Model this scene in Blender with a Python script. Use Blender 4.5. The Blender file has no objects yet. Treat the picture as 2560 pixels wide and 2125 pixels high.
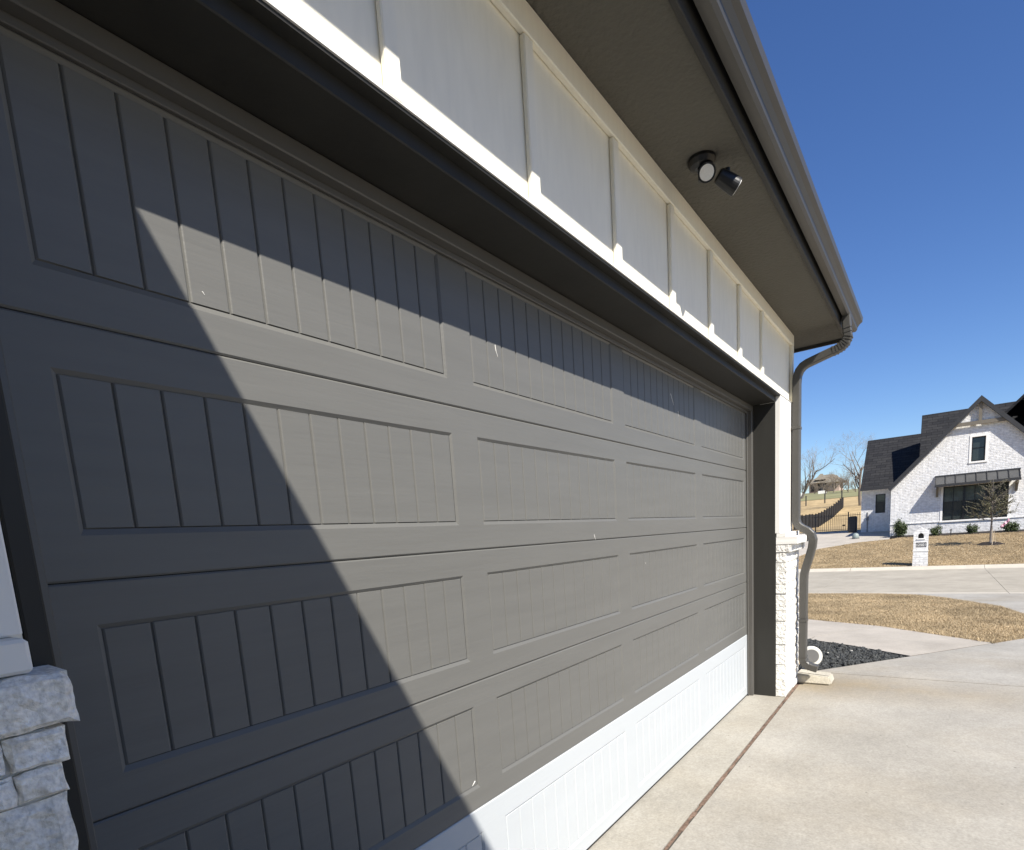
import bpy, bmesh, math, random
import numpy as np
from mathutils import Vector, Matrix, noise
from mathutils.geometry import tessellate_polygon

random.seed(7); rng = np.random.default_rng(7)
S = bpy.context.scene
C = S.collection

# ------------------------------------------------------------------ camera
CAM = Vector((-0.316, -1.306, 1.515)); YAW, PIT, ROL = 0.64231, -0.14999, -0.06906
F = Vector((math.cos(PIT)*math.cos(YAW), math.cos(PIT)*math.sin(YAW), math.sin(PIT)))
R = F.cross(Vector((0, 0, 1))).normalized(); U = R.cross(F)
R, U = math.cos(ROL)*R + math.sin(ROL)*U, -math.sin(ROL)*R + math.cos(ROL)*U
cd = bpy.data.cameras.new('camera'); cam = bpy.data.objects.new('camera', cd); C.objects.link(cam)
cam.matrix_world = Matrix(((R.x, U.x, -F.x, CAM.x), (R.y, U.y, -F.y, CAM.y), (R.z, U.z, -F.z, CAM.z), (0, 0, 0, 1)))
cd.sensor_fit = 'HORIZONTAL'; cd.sensor_width = 36; cd.lens = 36*1420.77/2560
cd.shift_y = (1569.15-1062.5)/2560
cd.clip_start = 0.02; cd.clip_end = 3000
S.camera = cam

# ------------------------------------------------------------------ light
TRAVEL = Vector((0.5, 0.8333, -1.0)).normalized()          # direction the sunlight travels
w = bpy.data.worlds.new('World'); S.world = w; w.use_nodes = True
nt = w.node_tree; bg = nt.nodes['Background']
sky = nt.nodes.new('ShaderNodeTexSky'); sky.sky_type = 'NISHITA'; sky.sun_disc = False
sky.sun_elevation = math.asin(-TRAVEL.z)
sky.sun_rotation = math.atan2(-TRAVEL.x, -TRAVEL.y)
sky.altitude = 200; sky.air_density = 1.0; sky.dust_density = 0.05; sky.ozone_density = 6.0
hs = nt.nodes.new('ShaderNodeHueSaturation'); hs.inputs['Saturation'].default_value = 1.12; hs.inputs['Hue'].default_value = 0.510
nt.links.new(sky.outputs[0], hs.inputs['Color']); nt.links.new(hs.outputs[0], bg.inputs[0]); bg.inputs[1].default_value = 0.094
sd = bpy.data.lights.new('sun', 'SUN'); sd.energy = 5.0; sd.angle = math.radians(0.5); sd.color = (1, 0.95, 0.87)
sun = bpy.data.objects.new('sun', sd); C.objects.link(sun); sun.location = (-10, -15, 20)
sun.rotation_euler = TRAVEL.to_track_quat('-Z', 'Y').to_euler()
S.view_settings.view_transform = 'Standard'; S.view_settings.look = 'None'
S.view_settings.exposure = 0.6; S.view_settings.gamma = 1; S.view_settings.use_curve_mapping = False

# ------------------------------------------------------------------ helpers
def tag(o, label=None, cat=None, group=None, kind=None):
    if label: o['label'] = label
    if cat: o['category'] = cat
    if group: o['group'] = group
    if kind: o['kind'] = kind
    return o

def world_loc(o):
    v = Vector((0, 0, 0))
    while o is not None:
        v += o.location; o = o.parent
    return v

def empty(name, loc, label, cat, group=None):
    o = bpy.data.objects.new(name, None); C.objects.link(o); o.location = loc
    o.empty_display_size = 0.2
    return tag(o, label, cat, group)

class MB:
    """collects shapes given in world coordinates; build() links them as one mesh object"""
    def __init__(s): s.v = []; s.f = []
    def add(s, vs, fs):
        b = len(s.v); s.v += [tuple(v) for v in vs]; s.f += [tuple(i+b for i in f) for f in fs]; return s
    def bm(s, bm, M=None):
        bm.verts.index_update()
        vs = [(M @ v.co if M else v.co.copy()) for v in bm.verts]
        s.add(vs, [[v.index for v in f.verts] for f in bm.faces]); bm.free(); return s
    def box(s, x0, x1, y0, y1, z0, z1, bev=0.0):
        bm = bmesh.new(); bmesh.ops.create_cube(bm, size=1)
        for v in bm.verts:
            v.co = ((x0+x1)/2+v.co.x*(x1-x0), (y0+y1)/2+v.co.y*(y1-y0), (z0+z1)/2+v.co.z*(z1-z0))
        if bev: bmesh.ops.bevel(bm, geom=bm.edges[:], offset=bev, segments=1, affect='EDGES')
        return s.bm(bm)
    def quad(s, a, b, c, d): return s.add([a, b, c, d], [(0, 1, 2, 3)])
    def prism(s, poly, vec):
        """closed polygon (list of 3D points) extruded along vec"""
        n = len(poly); vec = Vector(vec); p = [Vector(q) for q in poly]
        tr = tessellate_polygon([p])
        vs = p + [q+vec for q in p]
        fs = [tuple(t) for t in tr] + [tuple(i+n for i in reversed(t)) for t in tr]
        fs += [(i, (i+1) % n, (i+1) % n+n, i+n) for i in range(n)]
        return s.add(vs, fs)
    def tube(s, path, rad, n=8, cap=True):
        path = [Vector(p) for p in path]; k = len(path)
        if not hasattr(rad, '__len__'): rad = [rad]*k
        vs = []; prev = None
        for i, p in enumerate(path):
            t = (path[min(i+1, k-1)]-path[max(i-1, 0)]).normalized()
            if prev is None: prev = t.orthogonal().normalized()
            a = (prev - t*prev.dot(t)).normalized(); prev = a; b = t.cross(a)
            for j in range(n):
                an = 2*math.pi*j/n
                vs.append(p + rad[i]*(math.cos(an)*a+math.sin(an)*b))
        fs = [(i*n+j, i*n+(j+1) % n, (i+1)*n+(j+1) % n, (i+1)*n+j) for i in range(k-1) for j in range(n)]
        if cap: fs += [tuple(range(n-1, -1, -1)), tuple((k-1)*n+j for j in range(n))]
        return s.add(vs, fs)
    def sweep_x(s, path, x, wx, d, bev=0.008):
        """rectangular pipe along a path of (y,z) points at constant x"""
        k = len(path); P = [Vector((x, y, z)) for y, z in path]; vs = []
        hx, hd = wx/2, d/2
        prof = [(-hx+bev, -hd), (hx-bev, -hd), (hx, -hd+bev), (hx, hd-bev), (hx-bev, hd), (-hx+bev, hd), (-hx, hd-bev), (-hx, -hd+bev)]
        for i, p in enumerate(P):
            t = (P[min(i+1, k-1)]-P[max(i-1, 0)]).normalized(); nrm = Vector((1, 0, 0)).cross(t)
            sc = 1.0
            if 0 < i < k-1:
                t1 = (P[i]-P[i-1]).normalized(); sc = 1/max(.5, t.dot(t1))
            vs += [p+Vector((a, 0, 0))+nrm*b*sc for a, b in prof]
        n = 8
        fs = [(i*n+j, i*n+(j+1) % n, (i+1)*n+(j+1) % n, (i+1)*n+j) for i in range(k-1) for j in range(n)]
        fs += [tuple(range(n-1, -1, -1)), tuple((k-1)*n+j for j in range(n))]
        return s.add(vs, fs)
    def build(s, name, mat, parent=None, loc=None, smooth=False, kind=None):
        base = world_loc(parent) if parent else Vector((0, 0, 0))
        org = Vector(loc) if loc is not None else base
        me = bpy.data.meshes.new(name)
        a = np.array([tuple(v) for v in s.v], dtype=float).reshape(-1, 3)-np.array(org)
        me.from_pydata(a.tolist(), [], s.f); me.update()
        bm = bmesh.new(); bm.from_mesh(me); bmesh.ops.recalc_face_normals(bm, faces=bm.faces[:]); bm.to_mesh(me); bm.free()
        if smooth: me.polygons.foreach_set('use_smooth', [True]*len(me.polygons))
        me.materials.append(mat)
        o = bpy.data.objects.new(name, me); C.objects.link(o)
        o.location = org-base
        if parent: o.parent = parent
        if kind: o['kind'] = kind
        return o

def inst(o, parent, dloc):
    c = o.copy(); C.objects.link(c); c.parent = parent; c.location = dloc; return c

def copy_tree(o, parent=None):
    kids = list(o.children); c = o.copy(); C.objects.link(c)
    if parent: c.parent = parent
    for k in kids: copy_tree(k, c)
    return c

# ------------------------------------------------------------------ materials
def mk(name, col, rough=0.6, var=0.12, scale=4.0, bump=0.0, bscale=60.0, stretch=(1, 1, 1), spec=0.5, detail=6, metal=0.0, fine=None, bdist=0.004):
    """colour varied by two noises; fine relief by bump"""
    m = bpy.data.materials.new(name); m.use_nodes = True; n = m.node_tree; L = n.links
    p = n.nodes['Principled BSDF']; p.inputs['Roughness'].default_value = rough
    p.inputs['Specular IOR Level'].default_value = spec; p.inputs['Metallic'].default_value = metal
    g = n.nodes.new('ShaderNodeNewGeometry')
    mp = n.nodes.new('ShaderNodeMapping'); mp.inputs['Scale'].default_value = stretch; L.new(g.outputs['Position'], mp.inputs[0])
    t = n.nodes.new('ShaderNodeTexNoise'); t.inputs['Scale'].default_value = scale; t.inputs['Detail'].default_value = detail; t.inputs['Roughness'].default_value = .6
    L.new(mp.outputs[0], t.inputs['Vector'])
    mx = n.nodes.new('ShaderNodeMix'); mx.data_type = 'RGBA'
    lo = [c*(1-var) for c in col]+[1]; hi = [min(1, c*(1+var)) for c in col]+[1]
    mx.inputs[6].default_value = lo; mx.inputs[7].default_value = hi
    mr = n.nodes.new('ShaderNodeMapRange'); mr.inputs[1].default_value = .3; mr.inputs[2].default_value = .7
    L.new(t.outputs[0], mr.inputs[0]); L.new(mr.outputs[0], mx.inputs[0])
    out = mx.outputs[2]
    if fine:
        t2 = n.nodes.new('ShaderNodeTexNoise'); t2.inputs['Scale'].default_value = fine[0]; t2.inputs['Detail'].default_value = 4
        L.new(mp.outputs[0], t2.inputs['Vector'])
        m2 = n.nodes.new('ShaderNodeMix'); m2.data_type = 'RGBA'; m2.blend_type = 'MULTIPLY'; m2.inputs[0].default_value = 1
        r2 = n.nodes.new('ShaderNodeMapRange'); r2.inputs[1].default_value = .3; r2.inputs[2].default_value = .7; r2.inputs[3].default_value = 1-fine[1]; r2.inputs[4].default_value = 1+fine[1]
        L.new(t2.outputs[0], r2.inputs[0]); L.new(out, m2.inputs[6]); L.new(r2.outputs[0], m2.inputs[7]); out = m2.outputs[2]
    L.new(out, p.inputs['Base Color'])
    if bump:
        b = n.nodes.new('ShaderNodeTexNoise'); b.inputs['Scale'].default_value = bscale; b.inputs['Detail'].default_value = 5
        L.new(mp.outputs[0], b.inputs['Vector'])
        bn = n.nodes.new('ShaderNodeBump'); bn.inputs['Strength'].default_value = bump; bn.inputs['Distance'].default_value = bdist
        L.new(b.outputs[0], bn.inputs['Height']); L.new(bn.outputs[0], p.inputs['Normal'])
    m['p'] = 1
    return m

def node(m, t): return m.node_tree.nodes.new(t)

M = {}
M['door'] = mk('taupe door paint', (.150, .148, .137), .38, .06, 1.1, .4, 90, (.09, 1, 1), .22, fine=(22, .04), bdist=.0015)
M['door_white'] = mk('white door primer', (.515, .54, .55), .45, .05, 2, .4, 90, (.09, 1, 1), .4, bdist=.0015)
M['trim'] = mk('bronze trim paint', (.036, .0348, .031), .5, .12, 3, .25, 40, (1, 1, .2), .2, fine=(9, .08), bdist=.002)
M['stop'] = mk('taupe stop paint', (.105, .10, .09), .45, .06, 3)
M['gutter'] = mk('bronze gutter paint', (.066, .063, .056), .42, .08, 2.5, .05, 6, (1, 1, 1), .5, bdist=.01)
M['soffit'] = mk('taupe soffit stucco', (.124, .117, .099), .85, .08, 2, 1.0, 42, (1, 1, 1), .1, bdist=.010)
M['siding'] = mk('white siding paint', (.89, .845, .715), .6, .03, 1.6, .3, 45, (1, 1, .2), .2, fine=(34, .03), bdist=.002)
M['white_trim'] = mk('white trim paint', (.84, .82, .77), .6, .03, 3, .2, 40, (1, 1, 1), .3, bdist=.002)
M['stone'] = mk('whitewashed stone', (.87, .845, .785), .85, .14, 9, 1.0, 42, (1, 1, 1), .15, fine=(120, .22), bdist=.016)
M['mortar'] = mk('white mortar', (.66, .65, .61), .9, .08, 12, .5, 80, (1, 1, 1), .1)
M['black_metal'] = mk('black gloss metal', (.006, .006, .0065), .4, .1, 5)
M['lens'] = mk('frosted lens', (.93, .92, .88), .3, .04, 60)
M['seal'] = mk('black rubber', (.02, .02, .02), .7, .1, 5)
M['roof'] = None

def concrete(name, col, stains=True, var=.10):
    m = mk(name, col, .85, var, .9, .4, 110, (1, 1, 1), .08, fine=(75, .10), bdist=.003)
    n = m.node_tree; L = n.links; p = n.nodes['Principled BSDF']; src = p.inputs['Base Color'].links[0].from_socket
    g = n.nodes.new('ShaderNodeNewGeometry')
    # broom streaks
    mp = n.nodes.new('ShaderNodeMapping'); mp.inputs['Scale'].default_value = (1.0, 1.0, 1); mp.inputs['Rotation'].default_value = (0, 0, .5); L.new(g.outputs['Position'], mp.inputs[0])
    t = n.nodes.new('ShaderNodeTexNoise'); t.inputs['Scale'].default_value = 2.4; t.inputs['Detail'].default_value = 9; t.inputs['Roughness'].default_value = .68; L.new(mp.outputs[0], t.inputs['Vector'])
    mr = n.nodes.new('ShaderNodeMapRange'); mr.inputs[1].default_value = .3; mr.inputs[2].default_value = .7; mr.inputs[3].default_value = .88; mr.inputs[4].default_value = 1.09
    L.new(t.outputs[0], mr.inputs[0])
    mx = n.nodes.new('ShaderNodeMix'); mx.data_type = 'RGBA'; mx.blend_type = 'MULTIPLY'; mx.inputs[0].default_value = 1
    L.new(src, mx.inputs[6]); L.new(mr.outputs[0], mx.inputs[7]); out = mx.outputs[2]
    if stains:
        t3 = n.nodes.new('ShaderNodeTexNoise'); t3.inputs['Scale'].default_value = .55; t3.inputs['Detail'].default_value = 7; t3.inputs['Roughness'].default_value = .62
        mp3 = n.nodes.new('ShaderNodeMapping'); mp3.inputs['Scale'].default_value = (1.0, .9, 1); mp3.inputs['Location'].default_value = (3.1, 1.7, 0); L.new(g.outputs['Position'], mp3.inputs[0]); L.new(mp3.outputs[0], t3.inputs['Vector'])
        # run-off stain spreading from the downspout corner
        sx = n.nodes.new('ShaderNodeSeparateXYZ'); L.new(g.outputs['Position'], sx.inputs[0])
        def mth(op, a, b=None, cl=False):
            k = n.nodes.new('ShaderNodeMath'); k.operation = op; k.use_clamp = cl
            for i, q in enumerate((a, b)):
                if q is None: continue
                if isinstance(q, (int, float)): k.inputs[i].default_value = q
                else: L.new(q, k.inputs[i])
            return k.outputs[0]
        dx = mth('DIVIDE', mth('ABSOLUTE', mth('SUBTRACT', sx.outputs[0], 5.55)), .62)
        fx = mth('SUBTRACT', 1.0, dx, True)
        fy = mth('SUBTRACT', 1.0, mth('DIVIDE', mth('SUBTRACT', mth('MULTIPLY', sx.outputs[1], -1), .2), 2.4), True)
        run = mth('MULTIPLY', mth('MULTIPLY', fx, fy), 1.5)
        r3 = n.nodes.new('ShaderNodeMapRange'); r3.inputs[1].default_value = .48; r3.inputs[2].default_value = .72; L.new(t3.outputs[0], r3.inputs[0])
        amt = mth('ADD', mth('MULTIPLY', r3.outputs[0], .5), mth('MULTIPLY', run, mth('MULTIPLY', t.outputs[0], 1.5)), True)
        m3 = n.nodes.new('ShaderNodeMix'); m3.data_type = 'RGBA'; m3.blend_type = 'MULTIPLY'
        m3.inputs[7].default_value = (.82, .73, .59, 1); L.new(amt, m3.inputs[0]); L.new(out, m3.inputs[6]); out = m3.outputs[2]
        # pitting
        tp = n.nodes.new('ShaderNodeTexNoise'); tp.inputs['Scale'].default_value = 26; tp.inputs['Detail'].default_value = 8; tp.inputs['Roughness'].default_value = .8; L.new(g.outputs['Position'], tp.inputs['Vector'])
        rp = n.nodes.new('ShaderNodeMapRange'); rp.inputs[1].default_value = .32; rp.inputs[2].default_value = .62; rp.inputs[3].default_value = .84; rp.inputs[4].default_value = 1.06; L.new(tp.outputs[0], rp.inputs[0])
        mq = n.nodes.new('ShaderNodeMix'); mq.data_type = 'RGBA'; mq.blend_type = 'MULTIPLY'; mq.inputs[0].default_value = 1; L.new(out, mq.inputs[6]); L.new(rp.outputs[0], mq.inputs[7]); out = mq.outputs[2]
        # small dark specks
        v = n.nodes.new('ShaderNodeTexVoronoi'); v.inputs['Scale'].default_value = 5.5; L.new(g.outputs['Position'], v.inputs['Vector'])
        r4 = n.nodes.new('ShaderNodeMapRange'); r4.inputs[1].default_value = .02; r4.inputs[2].default_value = .05; r4.inputs[3].default_value = .55; r4.inputs[4].default_value = 1; L.new(v.outputs['Distance'], r4.inputs[0])
        m4 = n.nodes.new('ShaderNodeMix'); m4.data_type = 'RGBA'; m4.blend_type = 'MULTIPLY'; m4.inputs[0].default_value = 1
        L.new(out, m4.inputs[6]); L.new(r4.outputs[0], m4.inputs[7]); out = m4.outputs[2]
    L.new(out, p.inputs['Base Color'])
    return m
M['concrete'] = concrete('driveway concrete', (.382, .360, .315))
M['apron'] = concrete('apron concrete', (.385, .362, .312))
M['walk'] = concrete('walkway concrete', (.435, .395, .335), False)
M['street'] = concrete('street concrete', (.38, .345, .28), False)
M['kerb'] = mk('kerb concrete', (.50, .455, .37), .85, .08, 3, .3, 60)
M['joint'] = mk('joint filler', (.06, .05, .04), .9, .2, 20)
M['fibre'] = mk('brown fibre strip', (.18, .125, .095), .9, .35, 9, .6, 120, (1, 1, 1), .1, fine=(50, .3))
M['grass'] = mk('dormant grass', (.34, .25, .14), .95, .22, 1.2, .0, 50, (1, 1, 1), .05, fine=(7, .22))
M['blade'] = mk('straw blades', (.44, .345, .215), .9, .3, 1.1, .0, 50, (1, 1, 1), .05, fine=(60, .45))
M['soil'] = mk('dry thatch soil', (.30, .225, .13), .95, .25, 3, .6, 60, (1, 1, 1), .05, fine=(30, .3), bdist=.02)
M['hill'] = mk('dry pasture', (.40, .30, .165), .95, .20, .12, .0, 50, (1, 1, 1), .05, fine=(1.4, .18))
M['green_strip'] = mk('winter green field', (.22, .21, .10), .95, .15, .2)
M['gravel'] = mk('dark slate gravel', (.046, .048, .046), .75, .6, 25, .0, 50, (1, 1, 1), .4, fine=(45, .7))
M['gravel_pale'] = mk('pale chip', (.55, .53, .48), .8, .2, 25)
M['black_frame'] = mk('black window frame', (.006, .006, .006), .4, .1, 5)
M['glass'] = mk('dark window glass', (.028, .035, .033), .05, .1, 1, spec=.6)
M['glass_blind'] = mk('glass over grey green blind', (.075, .095, .088), .08, .35, 3, spec=.6)
M['awning'] = mk('black standing seam metal', (.075, .075, .073), .35, .1, 3)
M['house_dark'] = mk('charcoal fascia', (.03, .03, .031), .55, .1, 3)
M['cedar'] = mk('weathered cedar', (.15, .13, .10), .7, .15, 6, .3, 30, (1, 1, .3))
M['bark'] = mk('grey bark', (.20, .175, .15), .9, .2, 6, .4, 30)
M['twig'] = mk('grey twigs', (.16, .135, .11), .9, .2, 3)
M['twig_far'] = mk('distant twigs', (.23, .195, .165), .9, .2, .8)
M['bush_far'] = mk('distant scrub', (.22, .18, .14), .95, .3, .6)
M['leaf'] = mk('evergreen leaves', (.060, .085, .028), .6, .45, 14)
M['olive'] = mk('olive young leaves', (.13, .12, .062), .7, .4, 9)
M['mulch'] = mk('dark mulch', (.022, .016, .012), .95, .3, 30, .8, 50, bdist=.03)
M['fence'] = mk('brown fence boards', (.009, .007, .006), .8, .25, 2.5, .2, 30, (1, 1, .2))
M['iron'] = mk('dark iron', (.03, .028, .026), .5, .1, 5)
M['ac'] = mk('dark condenser', (.02, .02, .021), .5, .2, 8)
M['pale_green'] = mk('pale green plastic', (.24, .28, .26), .5, .05, 5)
M['far_roof'] = mk('weathered brown roof', (.20, .175, .13), .9, .15, .9, fine=(5, .1))
M['far_wall'] = mk('pink tan brick', (.42, .33, .27), .9, .1, .8)
M['far_dark'] = mk('far openings', (.05, .045, .04), .7, .2, 1)
M['pink'] = mk('pink ribbon', (.75, .38, .45), .6, .1, 6)
M['strap'] = mk('tan strap', (.55, .45, .32), .8, .1, 8)
M['pvc'] = mk('white plastic', (.60, .585, .53), .5, .04, 9)
M['grey_face'] = mk('grey plate', (.13, .127, .12), .5, .05, 9)
M['splash'] = mk('cast concrete block', (.50, .46, .37), .85, .12, 9, .6, 60, fine=(70, .12), bdist=.006)
M['plaque'] = mk('grey plaque', (.17, .165, .16), .6, .1, 8)
M['number'] = mk('white numerals', (.80, .79, .76), .6, .03, 8)

def brick_mat(name, c1, c2, cm, bw, rh, ms, bump, vert=True, rough=.85, off=.5):
    m = bpy.data.materials.new(name); m.use_nodes = True; n = m.node_tree; L = n.links; p = n.nodes['Principled BSDF']
    p.inputs['Roughness'].default_value = rough; p.inputs['Specular IOR Level'].default_value = .2
    g = n.nodes.new('ShaderNodeNewGeometry'); sx = n.nodes.new('ShaderNodeSeparateXYZ'); L.new(g.outputs['Position'], sx.inputs[0])
    ad = n.nodes.new('ShaderNodeMath'); ad.operation = 'ADD'; L.new(sx.outputs[0 if vert else 1], ad.inputs[0])
    if vert: L.new(sx.outputs[1], ad.inputs[1])
    else: ad.inputs[1].default_value = 0
    cb = n.nodes.new('ShaderNodeCombineXYZ'); L.new(ad.outputs[0], cb.inputs[0]); L.new(sx.outputs[2], cb.inputs[1])
    ns = n.nodes.new('ShaderNodeTexNoise'); ns.inputs['Scale'].default_value = 6; ns.inputs['Detail'].default_value = 7; L.new(g.outputs['Position'], ns.inputs['Vector'])
    b = n.nodes.new('ShaderNodeTexBrick'); b.offset = off
    b.inputs['Color1'].default_value = (*c1, 1); b.inputs['Color2'].default_value = (*c2, 1); b.inputs['Mortar'].default_value = (*cm, 1)
    b.inputs['Scale'].default_value = 1; b.inputs['Brick Width'].default_value = bw; b.inputs['Row Height'].default_value = rh; b.inputs['Mortar Size'].default_value = ms
    b.inputs['Mortar Smooth'].default_value = .3
    L.new(cb.outputs[0], b.inputs['Vector'])
    mx = n.nodes.new('ShaderNodeMix'); mx.data_type = 'RGBA'; mx.blend_type = 'MULTIPLY'; mx.inputs[0].default_value = 1
    r = n.nodes.new('ShaderNodeMapRange'); r.inputs[1].default_value = .3; r.inputs[2].default_value = .7; r.inputs[3].default_value = .82; r.inputs[4].default_value = 1.1; L.new(ns.outputs[0], r.inputs[0])
    L.new(b.outputs[0], mx.inputs[6]); L.new(r.outputs[0], mx.inputs[7]); L.new(mx.outputs[2], p.inputs['Base Color'])
    h = n.nodes.new('ShaderNodeMath'); h.operation = 'SUBTRACT'; L.new(ns.outputs[0], h.inputs[0]); L.new(b.outputs['Fac'], h.inputs[1])
    bn = n.nodes.new('ShaderNodeBump'); bn.inputs['Strength'].default_value = bump; bn.inputs['Distance'].default_value = .03; L.new(h.outputs[0], bn.inputs['Height']); L.new(bn.outputs[0], p.inputs['Normal'])
    return m
M['white_brick'] = brick_mat('white painted brick', (.82, .81, .79), (.76, .75, .73), (.70, .69, .67), .24, .085, .014, .7)
M['shingle'] = brick_mat('charcoal shingles', (.020, .0205, .023), (.034, .034, .035), (.010, .010, .011), .5, .16, .012, .5, False)
M['roof'] = M['shingle']

# ------------------------------------------------------------------ terrain
ZX = [-100, 6, 17.2, 25.3, 25.31, 25.8, 37, 41, 47, 60, 87, 100, 113, 130, 150, 190, 240, 700]
ZZ = [0, 0, -.45, -.5, -.40, -.36, .3, .58, .64, .60, .62, 1.75, 3.40, 4.6, 7.0, 9.6, 10, 10]
def zg(x): return float(np.interp(x, ZX, ZZ))

def sheet(name, poly, top, mat, depth=.10, parent=None, kind='structure', cuts=()):
    """slab following the terrain: polygon (x,y) at zg(x)+top, extruded down"""
    pts = []
    n = len(poly)
    for i in range(n):
        a, b = poly[i], poly[(i+1) % n]; pts.append(a)
        ts = sorted({(k-a[0])/(b[0]-a[0]) for k in list(ZX)+list(cuts) if abs(b[0]-a[0]) > 1e-6 and 0.001 < (k-a[0])/(b[0]-a[0]) < .999})
        pts += [(a[0]+t*(b[0]-a[0]), a[1]+t*(b[1]-a[1])) for t in ts]
    p3 = [Vector((x, y, zg(x)+top)) for x, y in pts]
    mb = MB(); mb.prism(p3, (0, 0, -depth))
    return mb.build(name, mat, parent, kind=kind)

# base ground
xs = sorted(set([-80, -40, -12, -6, -.9, 3] + [x for x in ZX if x > -50 and x < 600] + [600, 8, 10, 12, 14, 28, 30, 33, 44, 53, 66, 73, 80, 95, 120, 140, 170]))
mb = MB(); ys = [-300, -80, -30, -12, -4, 4, 12, 30, 80, 300]
for x in xs:
    for y in ys:
        mb.v.append((x, y, zg(x)-(.05 if x < 40 else 0.0) - (.10 if 16 < x < 25.7 else 0)))
k = len(ys)
mb.f = [(i*k+j, i*k+k+j, i*k+k+j+1, i*k+j+1) for i in range(len(xs)-1) for j in range(k-1)]
ground = mb.build('ground', M['hill'], kind='structure')

# driveway
FL = [(6.006, -.35), (7.29, -1.15), (8.60, -1.95), (9.12, -2.26), (10.2, -2.52), (11.2, -2.61), (12.19, -2.55), (13.47, -2.37), (14.59, -1.94), (15.6, -1.52), (16.38, -1.05), (16.82, -.15)]
DY = -8.2                                                  # outer edge of the side drive
drive = sheet('driveway', [(-.85, -.32), (6.0, -.32), *[(x, y-.02) for x, y in FL[1:]], (16.82, DY), (-.85, DY)], -.004, M['joint'], .12)
sheet('concrete_slab', [(-.85, -.330), (5.990, -.330), (5.990, -5.0), (-.85, -5.0)], 0, M['concrete'], .10, drive, None)
sheet('concrete_slab', [(-.85, -5.012), (5.990, -5.012), (5.990, DY), (-.85, DY)], 0, M['concrete'], .10, drive, None)
sheet('concrete_slab', [*FL, (16.82, -6.5), (6.006, -6.5)], 0, M['concrete'], .10, drive, None)
sheet('concrete_slab', [(6.006, -6.512), (16.82, -6.512), (16.82, DY), (6.006, DY)], 0, M['concrete'], .10, drive, None)
apron = sheet('garage_apron', [(-.6, .4), (-.6, -.300), (5.5, -.300), (5.5, .4)], 0, M['apron'], .10)
mb = MB()
px = -.85
while px < 5.5:                                            # fibre strip, slightly ragged
    q = px+random.uniform(.05, .14); h = random.uniform(-.006, -.001); mb.box(px, q, -.3285+random.uniform(0, .005), -.3015-random.uniform(0, .004), -.09, h); px = q
mb.build('expansion_joint', M['fibre'], kind='structure')

# walkway, gravel bed, lawns
GT = [(7.29, -1.15), (7.89, -.51), (8.25, .02), (9.2, 1.5), (10.5, 4)]
LB = [(8.60, -1.95), (9.13, -1.45), (10.03, -.65), (10.71, .44), (11.4, 1.7), (12.5, 4)]
walk = sheet('walkway', [GT[0], *GT[1:], *LB[::-1]], -.004, M['joint'], .1)
jd = Vector((9.84-8.56, -.59+.01))
sheet('concrete_slab', [(7.315, -1.135), (7.89, -.51), (8.25, .02), (8.55, .0), (9.83, -.595), (10.03, -.65), (9.13, -1.45), (8.61, -1.930)], .0, M['walk'], .1, walk, None)
sheet('concrete_slab', [(8.26, .03), (9.2, 1.5), (10.5, 4), (12.5, 4), (11.4, 1.7), (10.71, .44), (10.03, -.64), (9.84, -.582), (8.56, .012)], .0, M['walk'], .1, walk, None)
bed_poly = [(6.02, -.33), (7.29, -1.14), (7.89, -.5), (8.25, .02), (9.2, 1.5), (10.5, 4), (5.5, 4), (5.5, -.33)]
bed = sheet('gravel_bed', bed_poly, -.025, M['gravel'], .05)
LAWN = [*LB, (17.0, 4), (16.85, 1.4), (16.83, -.2), *FL[-2:2:-1]]
lawn = sheet('lawn', LAWN, -.01, M['soil'], .05)
FAR_L = [(25.31, -40), (25.31, 3.2), (29.5, 3.9), (32.85, 3.45), (35.33, 1.98), (36.3, .6), (36.9, .2), (37.0, -40)]
far_lawn = sheet('lawn', FAR_L, 0.0, M['soil'], .05)
sheet('flower_bed', [(36.95, .62), (38.05, .62), (38.05, -14), (36.95, -14)], .012, M['mulch'], .05)
fd = sheet('far_driveway', [(25.35, 3.2), (29.5, 3.9), (32.85, 3.45), (35.33, 1.98), (36.3, .6), (36.95, .63), (46.2, .63), (46.2, 16), (25.35, 16)], .004, M['walk'], .05)

# street: concrete slabs 4 m long with open joints, light kerbs
st = sheet('street', [(16.82, -120), (25.30, -120), (25.30, 120), (16.82, 120)], -.006, M['joint'], .1)
first = sheet('concrete_slab', [(17.2, -2.742), (24.98, -2.742), (24.98, 1.25), (17.2, 1.25)], 0, M['street'], .08, st, None)
for i in range(-12, 13):
    if i: inst(first, st, (0, 4.0*i, 0))
kerb = None
kb = MB()
prof = [(24.985, -.499), (25.06, -.49), (25.14, -.455), (25.2, -.41), (25.24, -.395), (25.31, -.392), (25.31, -.6), (24.985, -.6)]
kb.prism([(x, -2.742, z) for x, z in prof], (0, 3.99, 0))
kerb = kb.build('kerb', M['kerb'], kind='structure')
kb2 = MB(); kb2.prism([(17.19, -2.742, -.448), (17.05, -2.742, -.446), (16.83, -2.742, -.434), (16.83, -2.742, -.6), (17.19, -2.742, -.6)], (0, 3.99, 0))
kerb2 = kb2.build('kerb', M['kerb'], kind='structure')
kk = MB(); kk.box(25.0, 25.3, -52, 52, -.62, -.52); kk.build('kerb_base', M['joint'], kerb)
for i in range(-12, 13):
    if i:
        c = kerb.copy(); C.objects.link(c); c.parent = kerb; c.location = (0, 4*i, 0); c.name = 'kerb_section'; del c['kind']
        c = kerb2.copy(); C.objects.link(c); c.parent = kerb2; c.location = (0, 4*i, 0); c.name = 'kerb_section'; del c['kind']

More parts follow.
